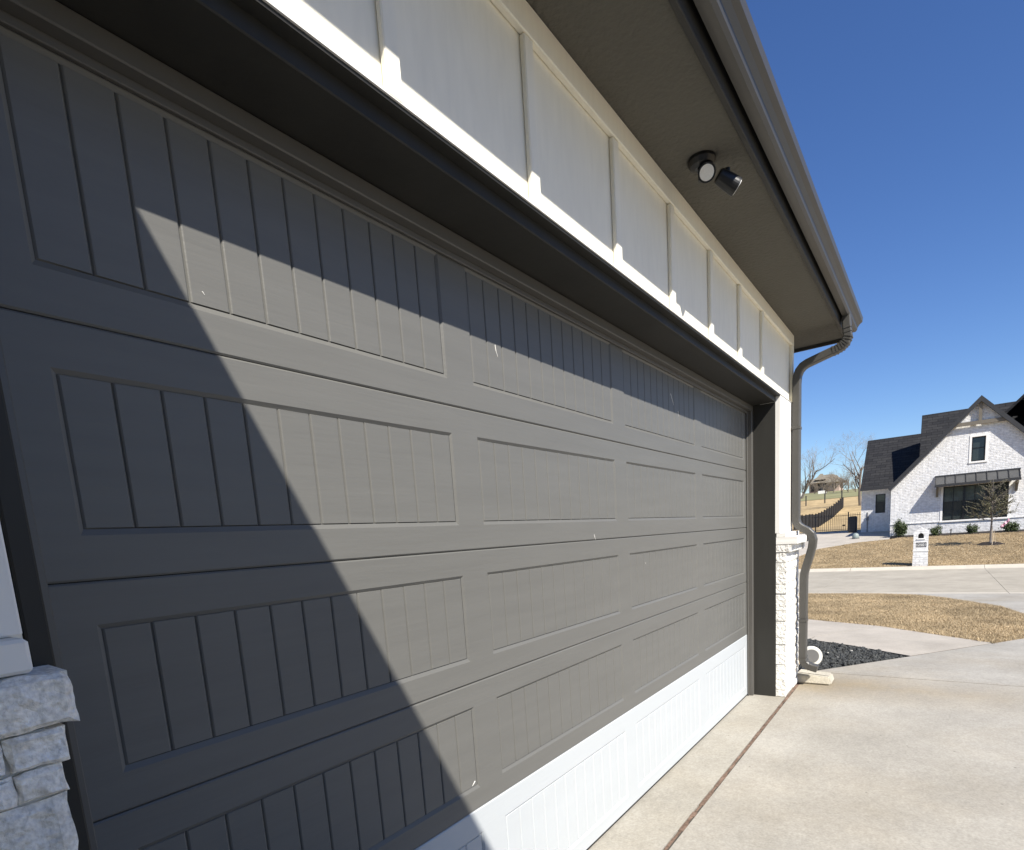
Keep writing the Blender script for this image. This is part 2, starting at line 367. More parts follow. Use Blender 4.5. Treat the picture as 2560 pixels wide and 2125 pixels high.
def in_poly(px, py, poly):
    inside = np.zeros(len(px), bool); n = len(poly)
    for i in range(n):
        x0, y0 = poly[i]; x1, y1 = poly[(i+1) % n]
        c = ((y0 > py) != (y1 > py)) & (px < (x1-x0)*(py-y0)/(y1-y0+1e-12)+x0); inside ^= c
    return inside

def blades(name, poly, count, hmin, hmax, wid, mat, bbox, top=0.0, clump=None, label=None):
    x = rng.uniform(bbox[0], bbox[1], count); y = rng.uniform(bbox[2], bbox[3], count)
    ok = in_poly(x, y, poly); x, y = x[ok], y[ok]; n = len(x)
    z = np.interp(x, ZX, ZZ)+top-.012
    h = rng.uniform(hmin, hmax, n); a = rng.uniform(0, 2*np.pi, n); ln = rng.uniform(.2, 1.5, n)*h; la = rng.uniform(0, 2*np.pi, n)
    w2 = wid*rng.uniform(.6, 1.4, n)
    V = np.empty((n, 3, 3))
    V[:, 0] = np.c_[x-np.cos(a)*w2, y-np.sin(a)*w2, z]; V[:, 1] = np.c_[x+np.cos(a)*w2, y+np.sin(a)*w2, z]
    V[:, 2] = np.c_[x+np.cos(la)*ln, y+np.sin(la)*ln, z+h]
    me = bpy.data.meshes.new(name); me.vertices.add(3*n); me.vertices.foreach_set('co', V.ravel())
    me.loops.add(3*n); me.loops.foreach_set('vertex_index', np.arange(3*n, dtype=np.int32))
    me.polygons.add(n); me.polygons.foreach_set('loop_start', np.arange(0, 3*n, 3, dtype=np.int32))
    try: me.polygons.foreach_set('loop_total', np.full(n, 3, dtype=np.int32))
    except Exception: pass
    me.update(calc_edges=True); me.materials.append(mat)
    o = bpy.data.objects.new(name, me); C.objects.link(o); o['kind'] = 'stuff'
    if label: o['label'] = label
    return o
g1 = blades('dry_grass', LAWN, 420000, .018, .05, .004, M['blade'], (8.4, 17.0, -2.7, 2.2), -.005, label='short straw coloured dormant lawn between the walkway and the street')
g2 = blades('dry_grass', FAR_L, 260000, .02, .055, .008, M['blade'], (25.35, 37, -7.5, 4.0), .0, label='dormant straw lawn sloping up to the white brick house')
g1['category'] = 'grass'; g2['category'] = 'grass'
# edge fringe of the near lawn hanging over the walk
fr = [(x, y) for x, y in LB[:5]]
fringe = [(a[0]-.05, a[1]-.03) for a in fr]+fr[::-1]
g3 = blades('dry_grass', [(8.50, -1.97), (9.10, -1.50), (10.0, -.68), (10.68, .42), (11.37, 1.7), (11.4, 1.7), (10.71, .44), (10.03, -.65), (9.13, -1.45), (8.60, -1.93)], 90000, .025, .075, .006, M['blade'], (8.4, 11.5, -2.1, 1.7), .0, label='frayed straw edge of the lawn hanging over the walkway')
g3['category'] = 'grass'

# gravel stones (joined: nobody could count them)
def stones(name, poly, count, rmin, rmax, mat, bbox, label, top):
    x = rng.uniform(bbox[0], bbox[1], count); y = rng.uniform(bbox[2], bbox[3], count); ok = in_poly(x, y, poly); x, y = x[ok], y[ok]
    bm = bmesh.new(); bmesh.ops.create_icosphere(bm, subdivisions=1, radius=1); bm.verts.index_update()
    bv = np.array([v.co[:] for v in bm.verts]); bf = np.array([[v.index for v in f.verts] for f in bm.faces]); bm.free()
    V = []; Fc = []
    for i in range(len(x)):
        r = rng.uniform(rmin, rmax); q = bv*rng.uniform(.55, 1.15, (1, 3))*r*(1+rng.uniform(-.28, .28, (len(bv), 1)))
        an = rng.uniform(0, 6.28); c, s = math.cos(an), math.sin(an); q = np.c_[q[:, 0]*c-q[:, 1]*s, q[:, 0]*s+q[:, 1]*c, q[:, 2]]
        V.append(q+np.array([x[i], y[i], zg(x[i])+top+rng.uniform(0, .02)])); Fc.append(bf+len(bv)*i)
    me = bpy.data.meshes.new(name); me.from_pydata(np.concatenate(V).tolist(), [], np.concatenate(Fc).tolist()); me.materials.append(mat)
    o = bpy.data.objects.new(name, me); C.objects.link(o); o['kind'] = 'stuff'; o['label'] = label; o['category'] = 'gravel'; return o
inner = [(6.05, -.36), (7.22, -1.09), (7.85, -.49), (8.2, .02), (8.9, 1.1), (5.6, 1.1), (5.6, -.3)]
stones('gravel', inner, 14000, .007, .027, M['gravel'], (5.5, 9, -1.2, 1.2), 'dark slate gravel filling the triangular bed by the house corner', -.015)
stones('pale_pebbles', inner, 16, .008, .015, M['gravel_pale'], (5.5, 9, -1.2, .6), 'few pale chips scattered over the dark gravel', .01)

# ================================================================== our garage
house = empty('garage_house', (2.45, 0, 0), 'white board and batten garage with wide taupe overhead door filling the left of the view', 'house')
XL, XR, XC = -.045, 4.95, 5.47            # opening left / right, far corner
# --- garage door
JZ = [0.012, .56, 1.026, 1.495, 1.974, 2.515]
PZ = [(.09, .465), (.642, .941), (1.111, 1.410), (1.587, 1.886), (2.064, 2.439)]
PXs = [(.084, 1.170), (1.303, 2.389), (2.523, 3.608), (3.742, 4.827)]
DL, DR = -.03, 4.935
mb = MB(); mb.box(DL, DR, .012, .05, .0, 2.52)
gdoor = mb.build('garage_door', M['seal'], house)
def section(z0, z1, pz, mat, label=None):
    g = .0011; x0, x1 = DL, DR; z0 += g; z1 -= g; mb = MB()
    X = [x0]+[q for p in PXs for q in p]+[x1]; Zs = [z0+.004, pz[0]-.005, pz[1], z1-.004]
    for i in range(len(X)-1):
        for j in range(3):
            if i % 2 == 1 and j == 1: continue
            mb.quad((X[i], 0, Zs[j]), (X[i+1], 0, Zs[j]), (X[i+1], 0, Zs[j+1]), (X[i], 0, Zs[j+1]))
    d, w_ = .0064, .0085
    for a, b in PXs:
        c, e = pz; o = [(a, c-.005), (b, c-.005), (b, e), (a, e)]; n = [(a+w_, c+w_-.001), (b-w_, c+w_-.001), (b-w_, e-.0095), (a+w_, e-.0095)]
        for k in range(4):
            q = (k+1) % 4
            mb.quad((o[k][0], 0, o[k][1]), (o[q][0], 0, o[q][1]), (n[q][0], d, n[q][1]), (n[k][0], d, n[k][1]))
    # rounded meeting edges
    mb.quad((x0, 0, z1-.004), (x1, 0, z1-.004), (x1, .003, z1), (x0, .003, z1)); mb.quad((x0, .003, z1), (x1, .003, z1), (x1, .012, z1), (x0, .012, z1))
    mb.quad((x0, .003, z0), (x1, .003, z0), (x1, 0, z0+.004), (x0, 0, z0+.004)); mb.quad((x0, .012, z0), (x1, .012, z0), (x1, .003, z0), (x0, .003, z0))
    o = mb.build('door_section', mat, gdoor)
    if label: o['label'] = label
def plank(w_, h, kind, mat):
    """one plank between two grooves; kind L/M/R marks the ends of the panel"""
    f, d, e, gr = .0036, .0066, .0015, .0024; eb = .0006
    bl = e if kind == 'L' else gr; br = e if kind == 'R' else gr
    dl = d if kind == 'L' else .0092; dr_ = d if kind == 'R' else .0092
    sh = .0028; q = .0017
    mb = MB(); mb.v = [(bl+sh, f, eb), (w_-br-sh, f, eb), (w_-br-sh, f, h-e), (bl+sh, f, h-e), (0, dl, -.001), (w_, dr_, -.001), (w_, dr_, h+.001), (0, dl, h+.001), (bl, f+q, eb), (w_-br, f+q, eb), (w_-br, f+q, h-e), (bl, f+q, h-e)]
    mb.f = [(0, 1, 2, 3), (8, 0, 3, 11), (1, 9, 10, 2), (4, 5, 9, 1, 0, 8), (5, 6, 10, 9), (6, 7, 11, 3, 2, 10), (7, 4, 8, 11)]
    me = bpy.data.meshes.new('plank'); me.from_pydata(mb.v, [], mb.f); bm = bmesh.new(); bm.from_mesh(me)
    for ff in bm.faces:
        if ff.normal.y > 0: ff.normal_flip()
    bm.to_mesh(me); bm.free(); me.materials.append(mat); return me
NP = 12
for r in range(5):
    mat = M['door_white'] if r == 0 else M['door']
    section(JZ[r], JZ[r+1], PZ[r], mat, 'unpainted bright white bottom section' if r == 0 else None)
    h = PZ[r][1]-PZ[r][0]-.018; wp = (1.0855-.018)/NP
    ms = {q: plank(wp, h, q, mat) for q in 'LMR'}
    for a, b in PXs:
        for i in range(NP):
            o = bpy.data.objects.new('plank', ms['L' if i == 0 else 'R' if i == NP-1 else 'M']); C.objects.link(o); o.parent = gdoor
            o.location = Vector((a+.009+i*wp, 0, PZ[r][0]+.009))-Vector((2.45, 0, 0))
mb = MB(); mb.tube([(DL, .012, .012), (DR, .012, .012)], .013, 8); mb.build('bottom_seal', M['seal'], gdoor)

# small pale scratches and drips on the paint
SCR = [[(1.449, 2.225, 0), (1.452, 2.205, 0), (1.462, 2.185, 0)], [(3.19, 2.33, 0), (3.24, 2.27, 0)], [(3.31, 2.245, 0), (3.325, 2.215, 0)], [(2.133, 1.522, 1), (2.138, 1.510, 1), (2.147, 1.496, 1)], [(1.147, .668, 0), (1.141, .663, 0), (1.130, .655, 0)], [(.388, 2.102, 0), (.393, 2.096, 0)], [(2.733, 1.345, 0), (2.738, 1.338, 0)]]
for pts in SCR:
    mb = MB(); mb.tube([(x, .0004 if flat else .0032, z) for x, z, flat in pts], [.0016]*(len(pts)-1)+[.0006], 5); mb.build('scratch', M['white_trim'], gdoor)

# --- opening trim
mb = MB(); mb.box(XR, XR+.03, -.222, .06, .0, 2.50, .003); mb.build('door_jamb', M['trim'], house)
mb = MB(); mb.box(XL-.03, XL, -.222, .06, .0, 2.50, .003); mb.build('door_jamb', M['trim'], house)
mb = MB(); mb.box(XL-.03, XR+.03, -.222, .06, 2.50, 2.553, .003); mb.build('door_head', M['trim'], house)
def stop_prof(horizontal, sgn, at):
    # small stepped moulding with a soft flap against the door
    return None
mb = MB(); mb.box(XR-.042, XR-.001, -.046, -.006, .0, 2.4985, .003); mb.box(XR-.062, XR-.040, -.014, -.003, .0, 2.4985, .002); mb.build('door_stop', M['stop'], house)
mb = MB(); mb.box(XL+.001, XL+.042, -.046, -.006, .0, 2.4985, .003); mb.box(XL+.040, XL+.062, -.014, -.003, .0, 2.4985, .002); mb.build('door_stop', M['stop'], house)
mb = MB(); mb.box(XL+.043, XR-.043, -.046, -.006, 2.456, 2.4985, .003); mb.box(XL+.063, XR-.063, -.014, -.003, 2.438, 2.457, .002); mb.build('door_stop', M['stop'], house)
# faint wood joint and nail marks of the far jamb
for z in (1.02, 1.32, 1.62, 2.1):
    mb = MB(); mb.tube([(XR-.0008, -.13, z), (XR+.002, -.13, z)], .004, 8); mb.build('nail_head', M['trim'], house)

# --- board and batten wall above the door
YW, YB, YT = -.240, -.260, -.262
mb = MB(); mb.box(-.85, XC-.002, YW, -.10, 2.552, 3.14); mb.build('wall_panel', M['siding'], house)
mb = MB(); mb.box(-.85, XC+.002, YB-.004, YW-.001, 3.03, 3.119, .003); mb.build('frieze_board', M['siding'], house)
bx0 = .752
pro = MB().box(bx0-.001, bx0+.048, YB, YW-.001, 2.5525, 3.0295, .0035).build('batten', M['siding'], house)
for i in range(-2, 7):
    if i: inst(pro, house, (i*.598, 0, random.uniform(-.002, 0)))
mb = MB(); mb.box(XC-.062, XC, YB-.003, YW-.001, 2.5525, 3.0295, .003); mb.build('corner_board', M['siding'], house)
mb = MB(); mb.box(XR+.0005, XC-.001, YT+.004, -.10, 1.43, 2.549, .003); mb.build('pillar_board', M['white_trim'], house)
mb = MB(); mb.box(-.85, -.085, YT+.004, -.10, 1.43, 2.549, .003); mb.build('pillar_board', M['white_trim'], house)
mb = MB(); mb.box(XR+.032, XC-.003, -.215, 6.5, 0, 3.2); mb.build('side_wall', M['siding'], house)
mb = MB(); mb.box(-.85, XC-.002, YB-.002, YW+.1, 2.5492, 2.5515); mb.build('drip_flashing', M['white_trim'], house)
mb = MB(); mb.box(XL, XR, YB+.003, -.2225, 2.540, 2.5488); mb.build('head_soffit', M['trim'], house)
mb = MB(); mb.box(-.85, XL-.032, -.215, .1, 0, 2.55); mb.build('return_wall', M['siding'], house)
mb = MB(); mb.box(-6.0, 5.0, .35, .5, 0, 3.2); mb.build('back_wall', M['siding'], house)

# --- stone wainscot, brick by brick
def rough_brick(x0, x1, y0, y1, z0, z1, amp, nx=5, nz=3, seed=0, faces=('f', 'l', 'r')):
    """stone with a chipped front face (towards -y)"""
    bm = bmesh.new(); bmesh.ops.create_cube(bm, size=1)
    es = [e for e in bm.edges if abs((e.verts[0].co-e.verts[1].co).x) > .5]; bmesh.ops.subdivide_edges(bm, edges=es, cuts=nx-1, use_grid_fill=True)
    es = [e for e in bm.edges if abs((e.verts[0].co-e.verts[1].co).z) > .5]; bmesh.ops.subdivide_edges(bm, edges=es, cuts=nz-1, use_grid_fill=True)
    for v in bm.verts:
        p = Vector(((x0+x1)/2+v.co.x*(x1-x0), (y0+y1)/2+v.co.y*(y1-y0), (z0+z1)/2+v.co.z*(z1-z0)))
        k = noise.noise_vector(p*20+Vector((seed*3.1, seed, 0)))*.75+noise.noise_vector(p*55+Vector((seed, 0, 3)))*.45
        if v.co.y < 0:
            p.y += k.y*amp + (amp*.6 if abs(v.co.z) > .49 or abs(v.co.x) > .49 else -amp*.3)
            if abs(v.co.z) > .49: p.z += k.z*amp*.5
        if abs(v.co.x) > .49: p.x += k.x*amp*.55
        v.co = p
    return MB().bm(bm)
# far pillar
z = .004; row = 0
while z < 1.262:
    h = random.choice([.062, .082, .085, .092, .1]); h = min(h, 1.268-z)
    if h < .03: break
    off = [.0, .09][row % 2]; ed = [XR+.0, XR+.115+off*.8, XR+.33+off, 5.545]
    for i in range(3):
        a, b = ed[i]+.004, ed[i+1]-.004
        o = rough_brick(a + (random.uniform(-.004, .004) if i == 0 else 0), b, -.302-random.uniform(0, .009), -.226, z+.003, z+h-.003, .006, 4, 3, row*7+i).build('brick', M['stone'], house)
    z += h; row += 1
mb = MB(); mb.box(XR+.008, 5.538, -.291, -.2235, 0, 1.27); mb.build('mortar_bed', M['mortar'], house)
mb = MB(); mb.box(5.475, 5.538, -.19, 3.0, 0, 1.27); mb.build('side_wainscot', M['white_brick'], house)
rough_brick(XR+.0, XR+.24, -.346, -.2265, 1.272, 1.332, .006, 4, 3, 91).build('cap_stone', M['stone'], house)
rough_brick(XR+.246, 5.56, -.35, -.2265, 1.272, 1.332, .005, 5, 3, 92).build('cap_stone', M['stone'], house)
rough_brick(XR-.002, 5.585, -.392, -.2265, 1.336, 1.396, .004, 7, 3, 93).build('cap_slab', M['white_trim'], house)
MB().box(XR+.002, 5.53, -.305, -.2265, 1.397, 1.434, .004).build('trim_foot', M['white_trim'], house)
# near pillar: uneven courses, the chipped stones close to the camera
zz = 1.300
for k, (h, xr, cuts) in enumerate([(.052, -.070, [-.142]), (.0445, -.080, [-.139]), (.105, -.0815, []), (.085, -.076, [-.30]), (.075, -.083, [-.2]), (.09, -.078, [-.33]), (.09, -.083, [-.22]), (.08, -.078, [-.3]), (.09, -.08, [-.2]), (.09, -.077, [-.34]), (.085, -.081, [-.24]), (.09, -.078, [-.3]), (.09, -.08, [-.2]), (.09, -.08, [-.3]), (.115, -.079, [-.21])]):
    ed = [xr]+cuts
    while ed[-1] > -.62: ed.append(ed[-1]-random.uniform(.17, .26))
    ed.append(-.85)
    for i in range(len(ed)-1):
        if ed[i]-ed[i+1] < .02: continue
        rough_brick(ed[i+1]+.003, ed[i]-.001, -.315-random.uniform(0, .006), -.2, zz-h+.0025, zz-.0015,   .010 if zz > 1.0 else .006, 14 if (zz > 1. and i < 2) else 4, 8 if (zz > 1. and i < 2) else 3, k*11+i).build('brick', M['stone'], house)
    zz -= h
mb = MB(); mb.box(-.85, -.093, -.303, -.2, 0, 1.3); mb.build('mortar_bed', M['mortar'], house)
rough_brick(-.30, -.056, -.325, -.2, 1.303, 1.378, .013, 22, 9, 201).build('cap_stone', M['stone'], house)
rough_brick(-.85, -.304, -.325, -.2, 1.303, 1.378, .008, 8, 3, 202).build('cap_stone', M['stone'], house)
MB().box(-.85, -.091, -.305, -.2, 1.381, 1.429, .005).build('trim_foot', M['white_trim'], house)

# --- eave: soffit, fascia, gutter, roof
ZS = 3.12; XE = 5.93
mb = MB(); mb.box(-.25, XE-.005, -.598, -.12, ZS, ZS+.012); mb.build('soffit', M['soffit'], house)
mb = MB(); mb.box(-.25, XE, -.622, -.599, ZS-.018, 3.262, .003); mb.build('fascia', M['trim'], house)
mb = MB(); mb.box(XE-.02, XE+.002, -.598, .6, ZS-.03, 3.30, .003); mb.build('end_fascia', M['trim'], house)
gp = [(-.640, 3.255), (-.640, 3.152), (-.680, 3.152), (-.692, 3.166), (-.696, 3.186), (-.712, 3.208), (-.731, 3.222), (-.735, 3.256), (-.722, 3.256), (-.720, 3.234), (-.704, 3.218), (-.686, 3.192), (-.678, 3.163), (-.650, 3.163), (-.650, 3.255)]
mb = MB(); mb.prism([(-.255, y, z) for y, z in gp], (XE+.255, 0, 0))
mb.prism([(XE, y, z) for y, z in [gp[0], gp[1], gp[2], gp[3], gp[4], gp[5], gp[6], gp[7]]], (.003, 0, 0)); mb.build('gutter', M['gutter'], house)
mb = MB(); mb.prism([(-.5, -.705, 3.268), (-.5, -.705, 3.290), (-.5, 4.6, 6.82), (-.5, 4.6, 6.79)], (XE+.55, 0, 0)); mb.build('roof', M['roof'], house)
mb = MB(); mb.prism([(-.25, -9, 3.262), (-.25, -9, 3.285), (-5.2, -9, 6.60), (-5.2, -9, 6.57)], (0, 9.8, 0)); mb.build('wing_roof', M['roof'], house)
mb = MB(); mb.box(-1.0, -.851, -9, -.226, 0, 3.2); mb.build('wing_wall', M['siding'], house)
mb = MB(); mb.box(-.85, -.27, -9, -.60, ZS, ZS+.012); mb.build('wing_soffit', M['soffit'], house)
mb = MB(); mb.box(-.30, -.246, -9, -.70, ZS+.01, 3.255, .004); mb.build('wing_gutter', M['gutter'], house)
# roof drip edge
mb = MB(); mb.box(-.26, XE+.01, -.66, -.60, 3.2625, 3.2675); mb.build('drip_edge', M['house_dark'], house)

# --- downspout
XD = 5.415
def arc(c, r, a0, a1, n): return [(c[0]+r*math.cos(math.radians(a0+(a1-a0)*i/n)), c[1]+r*math.sin(math.radians(a0+(a1-a0)*i/n))) for i in range(n+1)]
up = [(-.664, 3.155), (-.672, 3.06), (-.68, 2.995), (-.665, 2.955), (-.64, 2.93), (-.60, 2.912), (-.55, 2.90)]
top = up+[(-.455, 2.874), (-.38, 2.853), (-.345, 2.836), (-.318, 2.805), (-.303, 2.765), (-.298, 2.70)]
pth = top+[(-.298, 1.56), (-.300, 1.53), (-.308, 1.50), (-.325, 1.475), (-.357, 1.452), (-.395, 1.43), (-.424, 1.398), (-.438, 1.35), (-.432, 1.285), (-.405, 1.18), (-.382, 1.10), (-.370, 1.05), (-.367, .99), (-.363, .30), (-.366, .255), (-.38, .22), (-.405, .196), (-.44, .183), (-.485, .172)]
mb = MB(); mb.sweep_x(pth, XD, .085, .062); ds = mb.build('downspout', M['gutter'], house)
rb = MB()                                                   # crimped ribs of the upper elbow
for i in range(1, 6):
    for t in (0.0, .5):
        a = Vector((XD, *up[i])); b = Vector((XD, *up[i+1])); p = a.lerp(b, t); d = (b-a).normalized()
        rb.sweep_x([(p.y-d.y*.004, p.z-d.z*.004), (p.y+d.y*.004, p.z+d.z*.004)], XD, .093, .070, .01)
rb.build('crimped_elbow', M['gutter'], ds)
rb = MB()
for i in range(-7, -2):
    a = Vector((XD, *pth[i])); b = Vector((XD, *pth[i+1])); p = a.lerp(b, .5); d = (b-a).normalized()
    rb.sweep_x([(p.y-d.y*.004, p.z-d.z*.004), (p.y+d.y*.004, p.z+d.z*.004)], XD, .093, .070, .01)
rb.build('crimped_elbow', M['gutter'], ds)
for z, y in ((2.33, -.298), (.62, -.365)):
    mb = MB(); mb.box(XD-.047, XD+.047, y-.034, y+.034, z-.012, z+.012, .002); mb.build('strap', M['gutter'], ds)

# ================================================================== small things by our wall
sb = MB()
bm = bmesh.new(); bmesh.ops.create_cube(bm, size=1)
for v in bm.verts:
    tp = v.co.z > 0; out = v.co.y < 0
    v.co = (5.60+v.co.x*(.24 - (.03 if tp else 0)), -.44+v.co.y*.30 + (.02 if tp and out else 0), (.004 if not tp else (.092 if not out else .075)))
bmesh.ops.bevel(bm, geom=bm.edges[:], offset=.012, segments=2, affect='EDGES'); sb.bm(bm)
ch = MB(); ch.add([(5.55, -.30, .0955), (5.65, -.30, .0955), (5.66, -.57, .079), (5.54, -.57, .079), (5.565, -.30, .0965), (5.635, -.30, .0965)], [(0, 1, 2, 3)])
t = empty('splash_block', (5.60, -.44, .0), 'pale concrete splash block on the drive under the downspout', 'splash block')
sb.build('block', M['splash'], t)
MB().add([(5.545, -.31, .0955), (5.645, -.31, .0955), (5.65, -.565, .0795), (5.54, -.565, .0795)], [(0, 1, 2, 3)]).build('trough', M['splash'], t)

t = empty('drain_outlet', (5.78, -.36, .0), 'round white plastic outlet with grey face behind the downspout foot', 'outlet')
d = Vector((-1, -.35, .18)).normalized()
p0 = Vector((5.74, -.385, .215))
b = MB(); b.tube([p0-d*.16, p0-d*.02, p0-d*.004, p0], [.085, .098, .098, .090], 24); b.build('housing', M['pvc'], t, smooth=False)
MB().tube([p0+d*.0005, p0+d*.004], .066, 24).build('face_plate', M['grey_face'], t)
MB().tube([Vector((5.82, -.35, -.03)), Vector((5.82, -.345, .15))], .05, 14).build('riser', M['pvc'], t)
# dry sprig
t = empty('dry_sprig', (6.35, -.12, -.02), 'small dry brown sprig growing at the edge of the gravel', 'plant')
b = MB()
for i in range(11):
    a = random.uniform(0, 6.28); l = random.uniform(.10, .34); base = Vector((6.35+random.uniform(-.05, .05), -.16+random.uniform(-.04, .04), -.02))
    mid = base+Vector((math.cos(a)*l*.15, math.sin(a)*l*.15, l*.6)); tip = base+Vector((math.cos(a)*l*.35, math.sin(a)*l*.35, l))
    b.tube([base, mid, tip], [.004, .003, .0015], 5)
    for k in range(5):
        q = mid.lerp(tip, random.random()); e = Vector((random.uniform(-1, 1), random.uniform(-1, 1), random.uniform(-.3, 1))).normalized()*.025
        b.add([q, q+e+Vector((0, 0, .008)), q+e*1.4, q+e-Vector((0, 0, .008))], [(0, 1, 2, 3)])
b.build('stem', M['strap'], t)

# flood light under the eave
LB0 = Vector((2.49, -.425, ZS-.001))
t = empty('flood_light', LB0, 'black twin head floodlight mounted under the taupe soffit', 'light')
b = MB(); b.tube([LB0, LB0-Vector((0, 0, .012)), LB0-Vector((0, 0, .030)), LB0-Vector((0, 0, .038))], [.060, .060, .050, .028], 28); b.build('mounting_plate', M['black_metal'], t)
b = MB(); b.tube([LB0-Vector((0, 0, .036)), LB0-Vector((0, 0, .085))], .016, 12); b.build('stem', M['black_metal'], t)
def head(c, dirv, name, L=.085):
    dirv = Vector(dirv).normalized()
    hb = MB(); hb.tube([c-dirv*L, c-dirv*(L*.93), c-dirv*(L*.5), c-dirv*.01, c], [.024, .031, .035, .037, .037], 26)
    h = hb.build(name, M['black_metal'], t)
    hl = MB(); hl.tube([c+dirv*.0004, c+dirv*.003], .030, 26); hl.build('lens', M['lens'], h)
    ja = MB(); ja.tube([c-dirv*.05, c-dirv*.05+Vector((0, 0, .05)), ], .013, 10); ja.build('knuckle', M['black_metal'], h)
head(LB0+Vector((-.020, -.028, -.072)), (-.8, -.22, -.42), 'lamp_head', .065)
head(LB0+Vector((.075, -.128, -.130)), (.55, -.66, -.52), 'lamp_head', .10)

# ================================================================== white brick house across the street
wh = empty('brick_house', (38, -3, .3), 'white painted brick house with steep charcoal gable across the street', 'house')
XF = 38.0
def wall_with_holes(x, outer, holes, depth, name, mat, parent):
    loops = [[Vector((0, y, z)) for y, z in outer]]+[[Vector((0, y, z)) for y, z in h] for h in holes]
    tr = tessellate_polygon(loops); flat = [p for l in loops for p in l]; n = len(flat)
    vs = [(x, p.y, p.z) for p in flat]+[(x+depth, p.y, p.z) for p in flat]
    fs = [tuple(q) for q in tr]+[tuple(i+n for i in reversed(q)) for q in tr]; b0 = 0
    for l in loops:
        m_ = len(l); fs += [(b0+i, b0+(i+1) % m_, b0+(i+1) % m_+n, b0+i+n) for i in range(m_)]; b0 += m_
    mb = MB(); mb.add(vs, fs); return mb.build(name, mat, parent)
WIN = [(-1.62, 1.04), (-4.24, 1.04), (-4.24, 2.80), (-1.62, 2.80)]
UPW = [(-2.70, 3.95), (-3.25, 3.95), (-3.25, 5.16), (-2.70, 5.16)]
wall_with_holes(XF, [(.68, .0), (-6.62, .0), (-6.62, 2.95), (-2.97, 6.88), (.68, 2.95)], [WIN, UPW], .28, 'front_wall', M['white_brick'], wh)
MB().box(XF+.285, 46, .40, .675, 0, 2.95).build('side_wall', M['white_brick'], wh)
MB().box(XF+.3, 46.5, -14, -.3, 0, 2.9).build('body_wall', M['white_brick'], wh)
WX = 41.7
wall_with_holes(WX, [(2.40, .2), (.60, .2), (.60, 3.20), (2.40, 3.20)], [[(1.66, 1.71), (1.15, 1.71), (1.15, 2.84), (1.66, 2.84)]], .25, 'wing_wall', M['white_brick'], wh)
wall_with_holes(48.2, [(2.40, .2), (.60, .2), (.60, 3.08), (2.40, 3.08)], [], .1, 'wing_rear_wall', M['white_brick'], wh)
MB().prism([(WX+.255, 2.19, .2), (WX+.255, 2.19, 3.20), (45.17, 2.19, 6.2), (48.2, 2.19, 3.4), (48.2, 2.19, .2)], (0, .205, 0)).build('wing_side_wall', M['white_brick'], wh)
# gable wall above the wing
MB().prism([(39.2, -.72, 2.9), (43.0, -.72, 7.0), (46.8, -.72, 2.9)], (0, .12, 0)).build('upper_gable_wall', M['white_brick'], wh)
# ledge and sill
MB().box(XF-.035, XF+.01, -1.60, .70, .975, 1.03, .006).build('brick_ledge', M['white_brick'], wh)
MB().box(XF-.035, XF+.01, -6.62, -4.36, .975, 1.03, .006).build('brick_ledge', M['white_brick'], wh)
MB().box(XF-.06, XF+.05, -4.36, -1.50, .955, 1.038, .008).build('window_sill', M['white_trim'], wh)
MB().box(XF-.04, XF+.05, -3.36, -2.60, 3.86, 3.948, .008).build('window_sill', M['white_trim'], wh)
for a, b_ in ((-2.70, -2.61), (-3.34, -3.25)):
    MB().box(XF-.02, XF+.05, a, b_, 3.95, 5.16).build('window_casing', M['white_trim'], wh)
MB().box(XF-.02, XF+.05, -3.34, -2.61, 5.162, 5.26).build('window_casing', M['white_trim'], wh)
MB().box(XF-.02, XF+.05, -1.615, -1.52, 1.04, 2.80).build('window_casing', M['white_trim'], wh)
MB().box(XF-.02, XF+.05, -4.34, -4.245, 1.04, 2.80).build('window_casing', M['white_trim'], wh)
def window(x, y0, y1, z0, z1, units, vbar, parent):
    """y0>y1 ; black frame with sashes, dark glass"""
    fb = MB(); e = .05
    fb.box(x, x+.08, y1, y1+e, z0, z1); fb.box(x, x+.08, y0-e, y0, z0, z1); fb.box(x+.001, x+.079, y1+e, y0-e, z0, z0+e); fb.box(x+.001, x+.079, y1+e, y0-e, z1-e, z1)
    wu = (y0-y1)/units
    for i in range(1, units): fb.box(x-.005, x+.085, y0-i*wu-.045, y0-i*wu+.045, z0+e, z1-e)
    fr = fb.build('window', M['black_frame'], parent)
    for i in range(units):
        a = y0-i*wu-(e if i == 0 else .045); b = y0-(i+1)*wu+(e if i == units-1 else .045); zm = z0+(z1-z0)*.55
        MB().box(x+.045, x+.05, b, a, z0+e, zm-.02).build('pane', M['glass'], fr)
        MB().box(x+.030, x+.035, b, a, zm+.02, z1-e).build('pane', M['glass_blind'] if (units > 1 and i < 2) else M['glass'], fr)
        q = MB(); q.box(x+.02, x+.06, b, a, zm-.02, zm+.02)
        if vbar: q.box(x+.018, x+.058, (a+b)/2-.014, (a+b)/2+.014, z0+e, zm-.021); q.box(x+.018, x+.058, (a+b)/2-.014, (a+b)/2+.014, zm+.021, z1-e)
        q.build('sash_bar', M['black_frame'], fr)
window(XF+.09, -1.62, -4.24, 1.04, 2.80, 3, True, wh)
window(XF+.09, -2.70, -3.25, 3.95, 5.16, 1, False, wh)
window(WX+.08, 1.66, 1.15, 1.71, 2.84, 1, False, wh)
